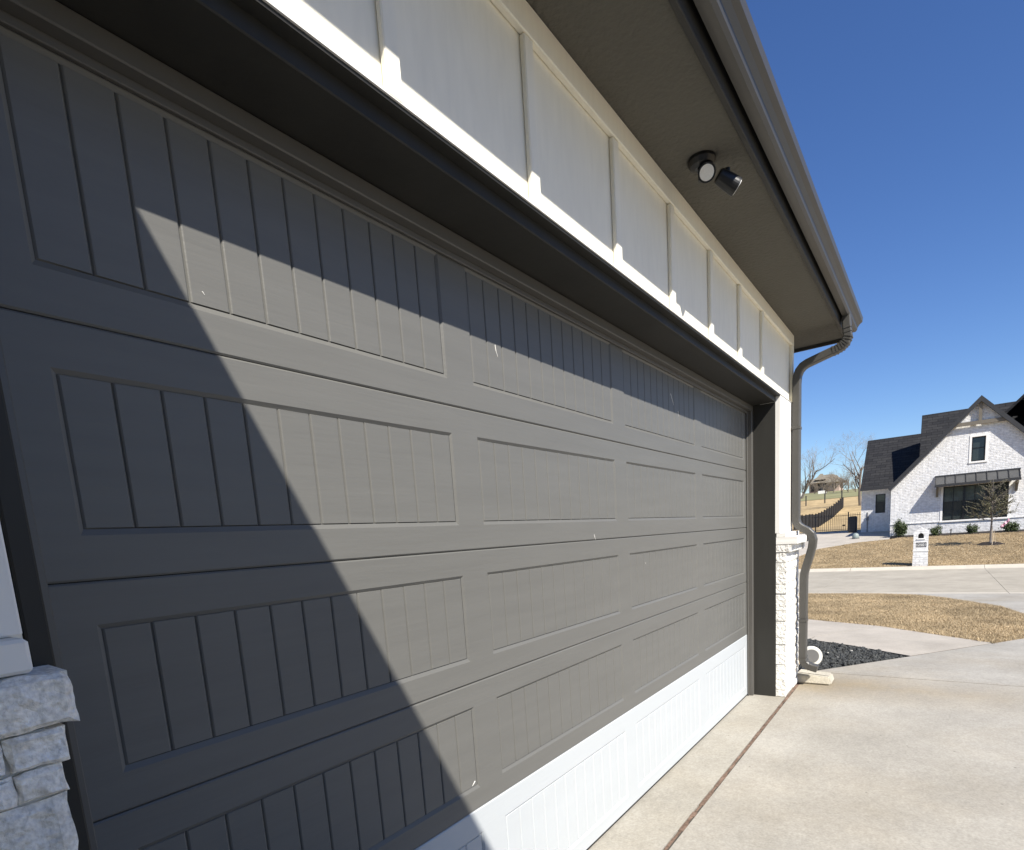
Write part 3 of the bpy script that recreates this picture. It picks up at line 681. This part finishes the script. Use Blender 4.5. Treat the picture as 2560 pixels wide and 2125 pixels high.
# rooms behind the glass are closed by a dark back
# awning
aw = MB(); aw.prism([(XF-.002, -4.62, 3.36), (XF-.002, -4.62, 3.28), (XF-.60, -4.62, 2.865), (XF-.62, -4.62, 2.925)], (0, 3.36, 0)); awn = aw.build('awning', M['awning'], wh)
MB().box(XF-.64, XF-.60, -4.64, -1.24, 2.80, 2.90, .004).build('awning_fascia', M['house_dark'], awn)
MB().box(XF-.06, XF+.002, -4.64, -1.24, 3.31, 3.40, .004).build('awning_flashing', M['house_dark'], awn)
for i in range(9):
    y = -1.275-i*.416
    MB().prism([(XF-.05, y-.012, 3.33), (XF-.05, y-.012, 3.39), (XF-.62, y-.012, 2.985), (XF-.62, y-.012, 2.92)], (0, .024, 0)).build('seam', M['house_dark'], awn)
for y in (-1.36, -4.52):
    q = MB(); q.prism([(XF-.001, y-.05, 2.80), (XF-.001, y-.05, 2.32), (XF-.07, y-.05, 2.30), (XF-.16, y-.05, 2.46), (XF-.34, y-.05, 2.64), (XF-.50, y-.05, 2.70), (XF-.50, y-.05, 2.80)], (0, .1, 0)); q.build('bracket', M['cedar'], awn)
# roofs
def gable_roof(yc, zr, slope, half, x0, x1, th, name, up=.0):
    """ridge along x at y=yc"""
    q = MB(); e = zr-slope*half
    q.prism([(x0, yc, zr), (x0, yc+half, e), (x0, yc+half-.06, e-th*.6), (x0, yc, zr-th), (x0, yc-half+.06, e-th*.6), (x0, yc-half, e)], (x1-x0, 0, 0))
    return q.build(name, M['shingle'], wh)
gable_roof(-2.98, 7.12, 1.08, 3.80, 37.76, 46.0, .20, 'front_gable_roof')
q = MB()
for s in (1, -1):
    q.prism([(37.72, -2.98, 7.11), (37.72, -2.98+s*3.80, 7.11-1.08*3.80), (37.72, -2.98+s*3.72, 7.11-1.08*3.80-.18), (37.72, -2.98, 6.84)], (.038, 0, 0))
q.build('barge_board', M['house_dark'], wh)
def side_roof(x0, z0, xr, zr, y0, y1, th, name):
    """ridge along y ; eave at x0"""
    q = MB(); q.prism([(x0, y0, z0), (xr, y0, zr), (2*xr-x0, y0, z0), (2*xr-x0, y0, z0-th), (xr, y0, zr-th), (x0, y0, z0-th)], (0, y1-y0, 0)); return q.build(name, M['shingle'], wh)
side_roof(38.6, 2.87, 43.0, 7.27, -14, -.486, .16, 'main_roof')
side_roof(41.2, 3.265, 45.17, 6.47, -.45, 2.417, .15, 'wing_roof')
MB().box(41.11, 41.195, .72, 2.43, 3.10, 3.255).build('wing_gutter', M['house_dark'], wh)
MB().box(41.2, 41.695, .62, 2.40, 3.12, 3.145).build('wing_soffit', M['white_trim'], wh)
gable_roof(-8.1, 7.12+1.08*3.4, 1.08, 4.6, 40.0, 47, .16, 'right_gable_roof')
MB().prism([(40.4, -12.6, 0), (40.4, -12.6, 6.2), (40.4, -8.4, 10.5), (40.4, -4.9, 7.0), (40.4, -4.9, 0)], (.2, 0, 0)).build('right_gable_wall', M['white_brick'], wh)
# gable truss
q = MB(); q.box(37.80, 37.88, -4.08, -1.90, 5.74, 5.92); q.build('truss_beam', M['cedar'], wh)
q = MB(); q.box(37.81, 37.87, -3.045, -2.915, 5.921, 6.86); q.build('king_post', M['cedar'], wh)
MB().box(37.881, 37.999, -2.06, -1.96, 5.76, 5.88).build('outrigger', M['cedar'], wh)
MB().box(37.881, 37.999, -4.02, -3.92, 5.76, 5.88).build('outrigger', M['cedar'], wh)
# conduit on the wing wall
q = MB(); q.tube([(WX-.03, 2.06, .5), (WX-.03, 2.06, 1.80)], .025, 8); q.box(WX-.09, WX-.002, 2.0, 2.12, 1.30, 1.55); q.build('meter_pipe', M['plaque'], wh)

# ------------------------------------------------------------------ mailbox
mx, my = 25.62, -.925
t = empty('mailbox_pillar', (mx, my, zg(mx)), 'white brick mailbox pillar with gabled top at the far kerb', 'mailbox')
hw = .235; zb = -.42
PL = [(my-hw, zb), (my-hw+.015, .16), (my-hw+.012, .86), (my, 1.0), (my+hw-.012, .86), (my+hw-.015, .16), (my+hw, zb)]
OP = [(my-.085, .615), (my-.085, .735), (my-.05, .785), (my, .81), (my+.05, .785), (my+.085, .735), (my+.085, .615)]
PQ = [(my-.17, .285), (my-.17, .465), (my+.15, .465), (my+.15, .285)]
pil = wall_with_holes(mx-.235, PL[::-1], [OP, PQ], .47, 'pillar', M['white_brick'], t)
MB().prism([(mx-.12, y, z) for y, z in OP], (.02, 0, 0)).build('letter_door', M['seal'], t)
MB().box(mx-.215, mx-.18, my-.169, my+.149, .286, .464).build('address_plaque', M['plaque'], t)
MB().box(mx-.25, mx-.2, my-.24, my+.24, .15, .175).build('brick_band', M['white_trim'], t)
MB().box(mx-.262, mx-.236, my-.13, my+.13, .578, .606, .004).build('door_ledge', M['white_trim'], t)
fc = bpy.data.curves.new('numerals', 'FONT'); fc.body = '12501'; fc.size = .125; fc.extrude = .004; fc.align_x = 'CENTER'; fc.align_y = 'CENTER'
fo = bpy.data.objects.new('numerals', fc); C.objects.link(fo)
dg = bpy.context.evaluated_depsgraph_get(); me = bpy.data.meshes.new_from_object(fo.evaluated_get(dg)); bpy.data.objects.remove(fo)
me.materials.clear(); me.materials.append(M['number'])
fo = bpy.data.objects.new('numerals', me); C.objects.link(fo); fo.parent = t
fo.location = Vector((mx-.219, my-.01, .375))-t.location
fo.rotation_euler = Matrix(((0, 0, -1), (-1, 0, 0), (0, 1, 0))).to_euler()

# ------------------------------------------------------------------ vegetation
def branchy(base, height, spread, levels, r0, seed, lean=(0, 0), first=.35, kids=(3, 4), up=.35, trunk_kids=6):
    """returns (trunk MB, twig MB): recursive bare branches"""
    rd = random.Random(seed); tm, cm = MB(), MB()
    def grow(p, d, L, r, lev):
        n = 4 if lev < 2 else 3; pts = [p]; q = p; dd = d.copy()
        for i in range(n):
            dd = (dd+Vector((rd.uniform(-1, 1), rd.uniform(-1, 1), rd.uniform(-.4, .8)))*.16).normalized(); q = q+dd*L/n; pts.append(q)
        rad = [r*(1-.55*i/n) for i in range(n+1)]
        (tm if lev < 2 else cm).tube(pts, rad, 7 if lev == 0 else 5 if lev < 3 else 3, cap=lev < 2)
        if lev >= levels: return
        kk = trunk_kids if lev == 0 else rd.randint(*kids)
        for j in range(kk):
            f = first+(1-first)*(j+rd.random()*.6)/kk if lev == 0 else rd.uniform(.3, 1)
            f = min(f, .99); i = min(int(f*n), n-1); s = pts[i].lerp(pts[i+1], f*n-i)
            axis = (pts[i+1]-pts[i]).normalized(); o = axis.orthogonal().normalized(); o.rotate(Matrix.Rotation(rd.uniform(0, 6.28), 3, axis))
            nd = (axis*rd.uniform(.5, 1.0)+o*spread*rd.uniform(.6, 1.1)+Vector((0, 0, up))).normalized()
            grow(s, nd, L*rd.uniform(.48, .72), max(rad[i]*rd.uniform(.45, .65), .004), lev+1)
    grow(Vector(base), Vector((lean[0], lean[1], 1)).normalized(), height*.62, r0, 0)
    return tm, cm

# young tree in the lawn
tx, ty = 31.7, -3.27; tz = zg(tx)
t = empty('young_tree', (tx, ty, tz), 'slender young tree with thin upswept twigs in the far lawn', 'tree')
tm, cm = MB(), MB(); rd = random.Random(3)
tm.tube([(tx, ty, tz-.05), (tx+.01, ty+.01, tz+.6), (tx, ty, tz+1.1), (tx-.01, ty+.02, tz+1.9), (tx, ty+.03, tz+2.75)], [.045, .038, .032, .02, .006], 8)
leafm = MB()
for i in range(72):
    z0 = tz+.98+rd.random()**1.25*1.45; a = rd.uniform(0, 6.28); k = (z0-tz-.98)/1.45
    L = (0.86-.36*k)*rd.uniform(.65, 1.15); d = Vector((math.cos(a), math.sin(a), rd.uniform(.05, .55)+.35*k)).normalized()
    p = Vector((tx, ty, z0)); q = p+d*L*.5+Vector((0, 0, .02)); e = p+d*L+Vector((0, 0, .10*L))
    cm.tube([p, q, e], [.011, .007, .003], 4, False)
    for j in range(6):
        f = rd.uniform(.2, .95); s = p.lerp(e, f); dd = (d+Vector((rd.uniform(-1, 1), rd.uniform(-1, 1), rd.uniform(-.2, .9)))*.8).normalized(); l2 = L*rd.uniform(.2, .45)
        e2 = s+dd*l2; cm.tube([s, e2], [.005, .002], 3, False)
        for m_ in range(20 if k < .5 else 4):
            c = s.lerp(e2, rd.random()); r1 = Vector((rd.uniform(-1, 1), rd.uniform(-1, 1), rd.uniform(-1, 1))).normalized()*rd.uniform(.03, .06); r2 = r1.orthogonal().normalized()*.013
            leafm.add([c-r2, c+r1, c+r2], [(0, 1, 2)])
tm.build('trunk', M['bark'], t); cr = cm.build('crown', M['twig'], t); leafm.build('leaves', M['olive'], cr, kind='stuff')
b = MB(); b.tube([(tx-.04, ty-.02, tz+.80), (tx-.25, ty-.06, tz+.3), (tx-.45, ty-.02, tz)], .010, 6); b.tube([(tx-.03, ty-.10, tz+.55), (tx-.05, ty-.16, tz+.02)], .009, 6); b.build('guy_strap', M['strap'], t)
# mulch ring
b = MB(); rr = random.Random(5); ring = []
for i in range(26):
    a = 2*math.pi*i/26; r = .50*(1+rr.uniform(-.10, .10)); ring.append((tx+math.cos(a)*r, ty+math.sin(a)*r))
vs = [(x, y, zg(x)-.01) for x, y in ring]+[(tx+(x-tx)*.55, ty+(y-ty)*.55, zg(x)+.075+rr.uniform(0, .02)) for x, y in ring]+[(tx, ty, tz+.09)]
fs = [(i, (i+1) % 26, (i+1) % 26+26, i+26) for i in range(26)]+[(i+26, (i+1) % 26+26, 52) for i in range(26)]
tag(b.add(vs, fs).build('mulch_ring', M['mulch'], loc=(tx, ty, tz)), 'dark ring of mulch around the foot of the young tree', 'mulch')

def shrub(name, base, rx, rz, n, label, seed, group=None, tall=False):
    rd = random.Random(seed); t = empty(name, base, label, 'shrub', group); st, lf = MB(), MB(); B = Vector(base)
    tips = []
    for i in range(16 if tall else 12):
        a = rd.uniform(0, 6.28); r = rd.random()**.5*rx; h = rz*rd.uniform(.55, 1.0)*(1-.35*(r/rx)**2)
        tip = B+Vector((math.cos(a)*r, math.sin(a)*r, h)); mid = B.lerp(tip, .5)+Vector((math.cos(a)*.05, math.sin(a)*.05, -.02)); st.tube([B, mid, tip], [.014, .009, .004], 4, False); tips.append((mid, tip))
    for i in range(n):
        m_, tp = rd.choice(tips); c = m_.lerp(tp, rd.uniform(-.5, 1.05))+Vector((rd.gauss(0, 1), rd.gauss(0, 1), rd.gauss(0, .8)))*rx*.17
        d = Vector((rd.uniform(-1, 1), rd.uniform(-1, 1), rd.uniform(-.3, 1))).normalized()*rd.uniform(.045, .08); o = d.orthogonal().normalized(); o.rotate(Matrix.Rotation(rd.uniform(0, 6.28), 3, d.normalized())); o *= .024
        lf.add([c, c+d*.5+o, c+d, c+d*.5-o], [(0, 1, 2, 3)])
    st.build('stem', M['twig'], t); o = lf.build('foliage', M['leaf'], t); o['kind'] = 'stuff'
    return t
shrub('shrub', (37.35, .18, zg(37.35)), .37, 1.05, 3600, 'tall rounded green shrub at the left corner of the white brick house', 11, 'shrubs along the white brick house', True)
shrub('shrub', (37.25, -1.43, zg(37.2)),   .30, .56, 1300, 'low green shrub just right of the mailbox pillar', 12, 'shrubs along the white brick house')
shrub('shrub', (37.25, -2.87, zg(37.2)), .25, .56, 900, 'small open green shrub under the middle of the big window', 13, 'shrubs along the white brick house')
shrub('shrub', (37.25, -4.36, zg(37.2)), .32, .52, 1300, 'low green shrub with the pink ribbon right of the young tree', 14, 'shrubs along the white brick house')
t = empty('path_light', (36.6, -1.99, zg(36.6)), 'short dark path light in the bed under the big window', 'light')
MB().tube([(36.6, -1.99, zg(36.6)-.03), (36.6, -1.99, .57)], .022, 8).build('post', M['iron'], t)
MB().tube([(36.6, -1.99, .56), (36.6, -1.99, .58), (36.6, -1.99, .61)], [.075, .07, .02], 12).build('shade', M['iron'], t)
b = MB(); rd = random.Random(9)
p = Vector((36.8, -3.92, .56))
pts = [p+Vector((rd.uniform(-.03, .03), -.035*i, .04*i+rd.uniform(-.03, .03))) for i in range(10)]
for i in range(9):
    o = Vector((.02, .02, .045)); b.quad(pts[i]-o, pts[i+1]-o, pts[i+1]+o, pts[i]+o); b.quad(pts[i]-o+Vector((.012, .02, 0)), pts[i+1]+o*1.2+Vector((.02, 0, 0)), pts[i+1]+o*1.5, pts[i]+o*.2)
tag(b.build('ribbon', M['pink'], loc=(36.8, -4.05, .7)), 'pink marking ribbon fluttering beside the rightmost shrub', 'ribbon')

# ------------------------------------------------------------------ side yard across the street
GX = 46.6
gt = empty('iron_fence', (GX, 6.5, zg(GX)), 'low iron picket fence with gate left of the white brick house', 'fence')
def pick(y0, y1, n):
    for i in range(n+1):
        y = y0+(y1-y0)*i/n
        if i == 0: pick.m = pick.m or MB().box(GX-.012, GX+.012, y-.012, y+.012, zg(GX)+.06, zg(GX)+1.24).build('picket', M['iron'], gt); pick.base = pick.base if pick.base is not None else y
        if y != pick.base: inst(pick.m, gt, (0, y-pick.base, 0))
pick.m = None; pick.base = None
pick(3.75, 5.55, 15); pick(5.75, 10.6, 40); pick(2.3, 3.45, 9)
for z in (.12, 1.08): MB().box(GX-.015, GX+.015, 2.2, 10.7, zg(GX)+z, zg(GX)+z+.03).build('rail', M['iron'], gt)
for y in (3.6, 5.65, 8.1, 10.7): MB().box(GX-.035, GX+.035, y-.035, y+.035, zg(GX)-.02, zg(GX)+1.32, .004).build('post', M['iron'], gt)
MB().box(GX-.05, GX-.015, 3.78, 3.95, zg(GX)+.36, zg(GX)+.46).build('latch', M['iron'], gt)

bf = empty('board_fence', (90, 11.3, zg(90)), 'dark brown board fence stepping up the dry slope', 'fence')
x = 70.0; i = 0
steps = np.linspace(70, 113, 19)
for i in range(18):
    a, c = steps[i], steps[i+1]; zt = max(np.interp((a+c)/2, [70, 87, 100, 113], [2.15, 2.40, 3.55, 5.25]), 0)
    MB().box(a+.02, c-.02, 11.28, 11.33, min(zg(a), zg(c))-.3, zt+.04*math.sin(i*2.1)).build('fence_panel', M['fence'], bf)
    MB().box(a-.06, a+.06, 11.20, 11.275, zg(a)-.2, zt+.06).build('fence_post', M['fence'], bf)
t = empty('condenser_unit', (42.5, 2.92, zg(42.5)), 'dark boxy air conditioner beside the white brick wing', 'air conditioner')
MB().box(42.1, 42.9, 2.70, 3.13, zg(42.5), zg(42.5)+1.0, .03).build('cabinet', M['ac'], t)
MB().tube([(42.5, 2.915, zg(42.5)+1.0), (42.5, 2.915, zg(42.5)+1.03)], .19, 16).build('fan_guard', M['iron'], t)
for k in range(9): MB().box(42.082, 42.098, 2.74, 3.09, zg(42.5)+.10+k*.1, zg(42.5)+.15+k*.1).build('louvre', M['iron'], t)
b = MB(); cx_, cy_, cz_ = 37.6, 2.28, zg(37.6)
b.tube([(cx_, cy_, cz_-.02), (cx_, cy_, cz_+.12), (cx_, cy_, cz_+.22), (cx_, cy_, cz_+.29), (cx_, cy_, cz_+.32)], [.175, .175, .16, .11, .03], 18)
t = empty('utility_dome', (cx_, cy_, cz_), 'pale green rounded utility cover on the far driveway', 'utility cover'); b.build('cover', M['pale_green'], t, smooth=True)
MB().tube([(cx_, cy_, cz_+.004), (cx_, cy_, cz_+.03)], .20, 18).build('base_ring', M['plaque'], t)
for k, (fx, fy) in enumerate([(129.6, 19.74), (131.9, 16.69), (133.6, 13.9)]):
    t = empty('wire_fence_post', (fx, fy, zg(fx)), ['thin dark fence post on the dry slope nearest our downspout', 'thin dark fence post on the slope above the board fence', 'thin dark fence post at the top end of the board fence'][k], 'fence post', 'wire fence posts on the slope')
    MB().tube([(fx, fy, zg(fx)-.3), (fx, fy, zg(fx)+1.9)], .11, 8).build('post', M['iron'], t)
    MB().tube([(fx, fy, zg(fx)+1.9), (fx, fy, zg(fx)+1.98)], .13, 8).build('cap', M['iron'], t)
# green field above the slope
b = MB(); xs2 = [141, 150, 165, 185]
b.v = [(x, y, zg(x)+.06) for x in xs2 for y in (-60, 80)]; b.f = [(2*i, 2*i+2, 2*i+3, 2*i+1) for i in range(3)]
b.build('green_field', M['green_strip'], kind='structure')
# bare trees
tm, cm = branchy((114.8, 9.0, zg(114.8)-.2), 10.5, .85, 6, .26, 21, (.0, .02), .38, (2, 4), .25, 7)
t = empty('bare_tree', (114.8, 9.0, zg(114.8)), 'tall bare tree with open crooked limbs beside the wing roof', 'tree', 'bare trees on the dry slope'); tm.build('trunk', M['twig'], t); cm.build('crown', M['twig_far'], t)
tm, cm = branchy((147, 23.6, zg(147)-.3), 11.5, .7, 6, .30, 44, (.03, -.45), .2, (2, 4), .3, 8)
t = empty('bare_tree', (147, 23.6, zg(147)), 'leaning bare tree rising beside our downspout', 'tree', 'bare trees on the dry slope'); tm.build('trunk', M['twig'], t); cm.build('crown', M['twig_far'], t)
# scrubby bare bushes round the far house
k = 0
for (bx_, by_, h_, sd_) in [(172, 27.5, 4.2, 1), (176, 25.2, 3.4, 2), (171, 22.6, 4.4, 3), (168, 19.6, 4.8, 4), (165, 17.6, 5.2, 5), (160, 15.6, 5.0, 6), (156, 13.6, 4.6, 7), (178, 29.8, 3.4, 8), (164, 21.0, 3.0, 9)]:
    tm, cm = branchy((bx_, by_, zg(bx_)-.2), h_, 1.0, 5, .14, 60+sd_, (0, 0), .08, (3, 5), .2, 8)
    lab = ['bare scrub bush left of the far hilltop house', 'low bare scrub bush before the dark porch of the far house', 'grey bare bush before the middle of the far house', 'bare bush before the pink wall of the far house', 'dense bare bush right of the far hilltop house', 'tall bare bush left of the bare tree trunk', 'bare bush half hidden by the white wing roof', 'outermost bare bush left of the far hilltop house', 'lowest bare bush in front of the far house'][k]; k += 1
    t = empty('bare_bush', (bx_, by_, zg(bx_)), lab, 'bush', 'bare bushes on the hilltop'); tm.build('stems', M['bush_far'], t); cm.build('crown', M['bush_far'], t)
# far house on the hilltop
fh = empty('hilltop_house', (190, 24.5, zg(190)), 'brown roofed house far away on the dry hilltop', 'house')
zb = zg(190)
MB().box(188, 199, 21.0, 28.4, zb-.5, zb+2.7).build('wall', M['far_wall'], fh)
MB().box(186, 188, 20.6, 23.4, zb-.5, zb+2.3).build('bay_wall', M['far_wall'], fh)
def hip(x0, x1, y0, y1, z0, zr, inset, name):
    b = MB(); xm = (x0+x1)/2
    b.v = [(x0, y0, z0), (x1, y0, z0), (x1, y1, z0), (x0, y1, z0), (xm, y0+inset, zr), (xm, y1-inset, zr)]; b.f = [(0, 1, 4), (1, 2, 5, 4), (2, 3, 5), (3, 0, 4, 5), (0, 1, 2, 3)]; b.build(name, M['far_roof'], fh)
hip(186.6, 200, 19.6, 29.4, zb+2.5, zb+5.0, 3.4, 'roof')
hip(184.6, 192, 19.9, 24.0, zb+2.2, zb+4.3, 1.6, 'bay_roof')
hip(187.4, 193, 24.2, 27.0, zb+3.4, zb+5.2, 1.1, 'dormer_roof')
for y0, y1, z0, z1 in ((23.8, 24.9, .3, 2.3), (25.3, 26.2, .3, 2.3), (26.6, 28.0, .2, 2.4)):
    MB().box(187.9, 188.02, y0, y1, zb+z0, zb+z1).build('window', M['far_dark'], fh)
MB().box(185.9, 186.02, 21.3, 22.2, zb+.6, zb+1.9).build('window', M['far_dark'], fh)
for (wx_, wy0, wy1, lb) in ((168, 21.2, 23.2, 'low white wall below the far hilltop house'), (160, 25.2, 26.1, 'short white wall left of the hilltop house')):
    b = MB(); b.box(wx_, wx_+.3, wy0, wy1, zg(wx_)-.3, zg(wx_)+.8, .03); tag(b.build('garden_wall', M['white_trim'], loc=(wx_, (wy0+wy1)/2, zg(wx_))), lb, 'wall')

for m in bpy.data.materials:
    if 'p' in m: del m['p']
S.render.engine = 'CYCLES'
S.cycles.max_bounces = 8; S.cycles.diffuse_bounces = 5
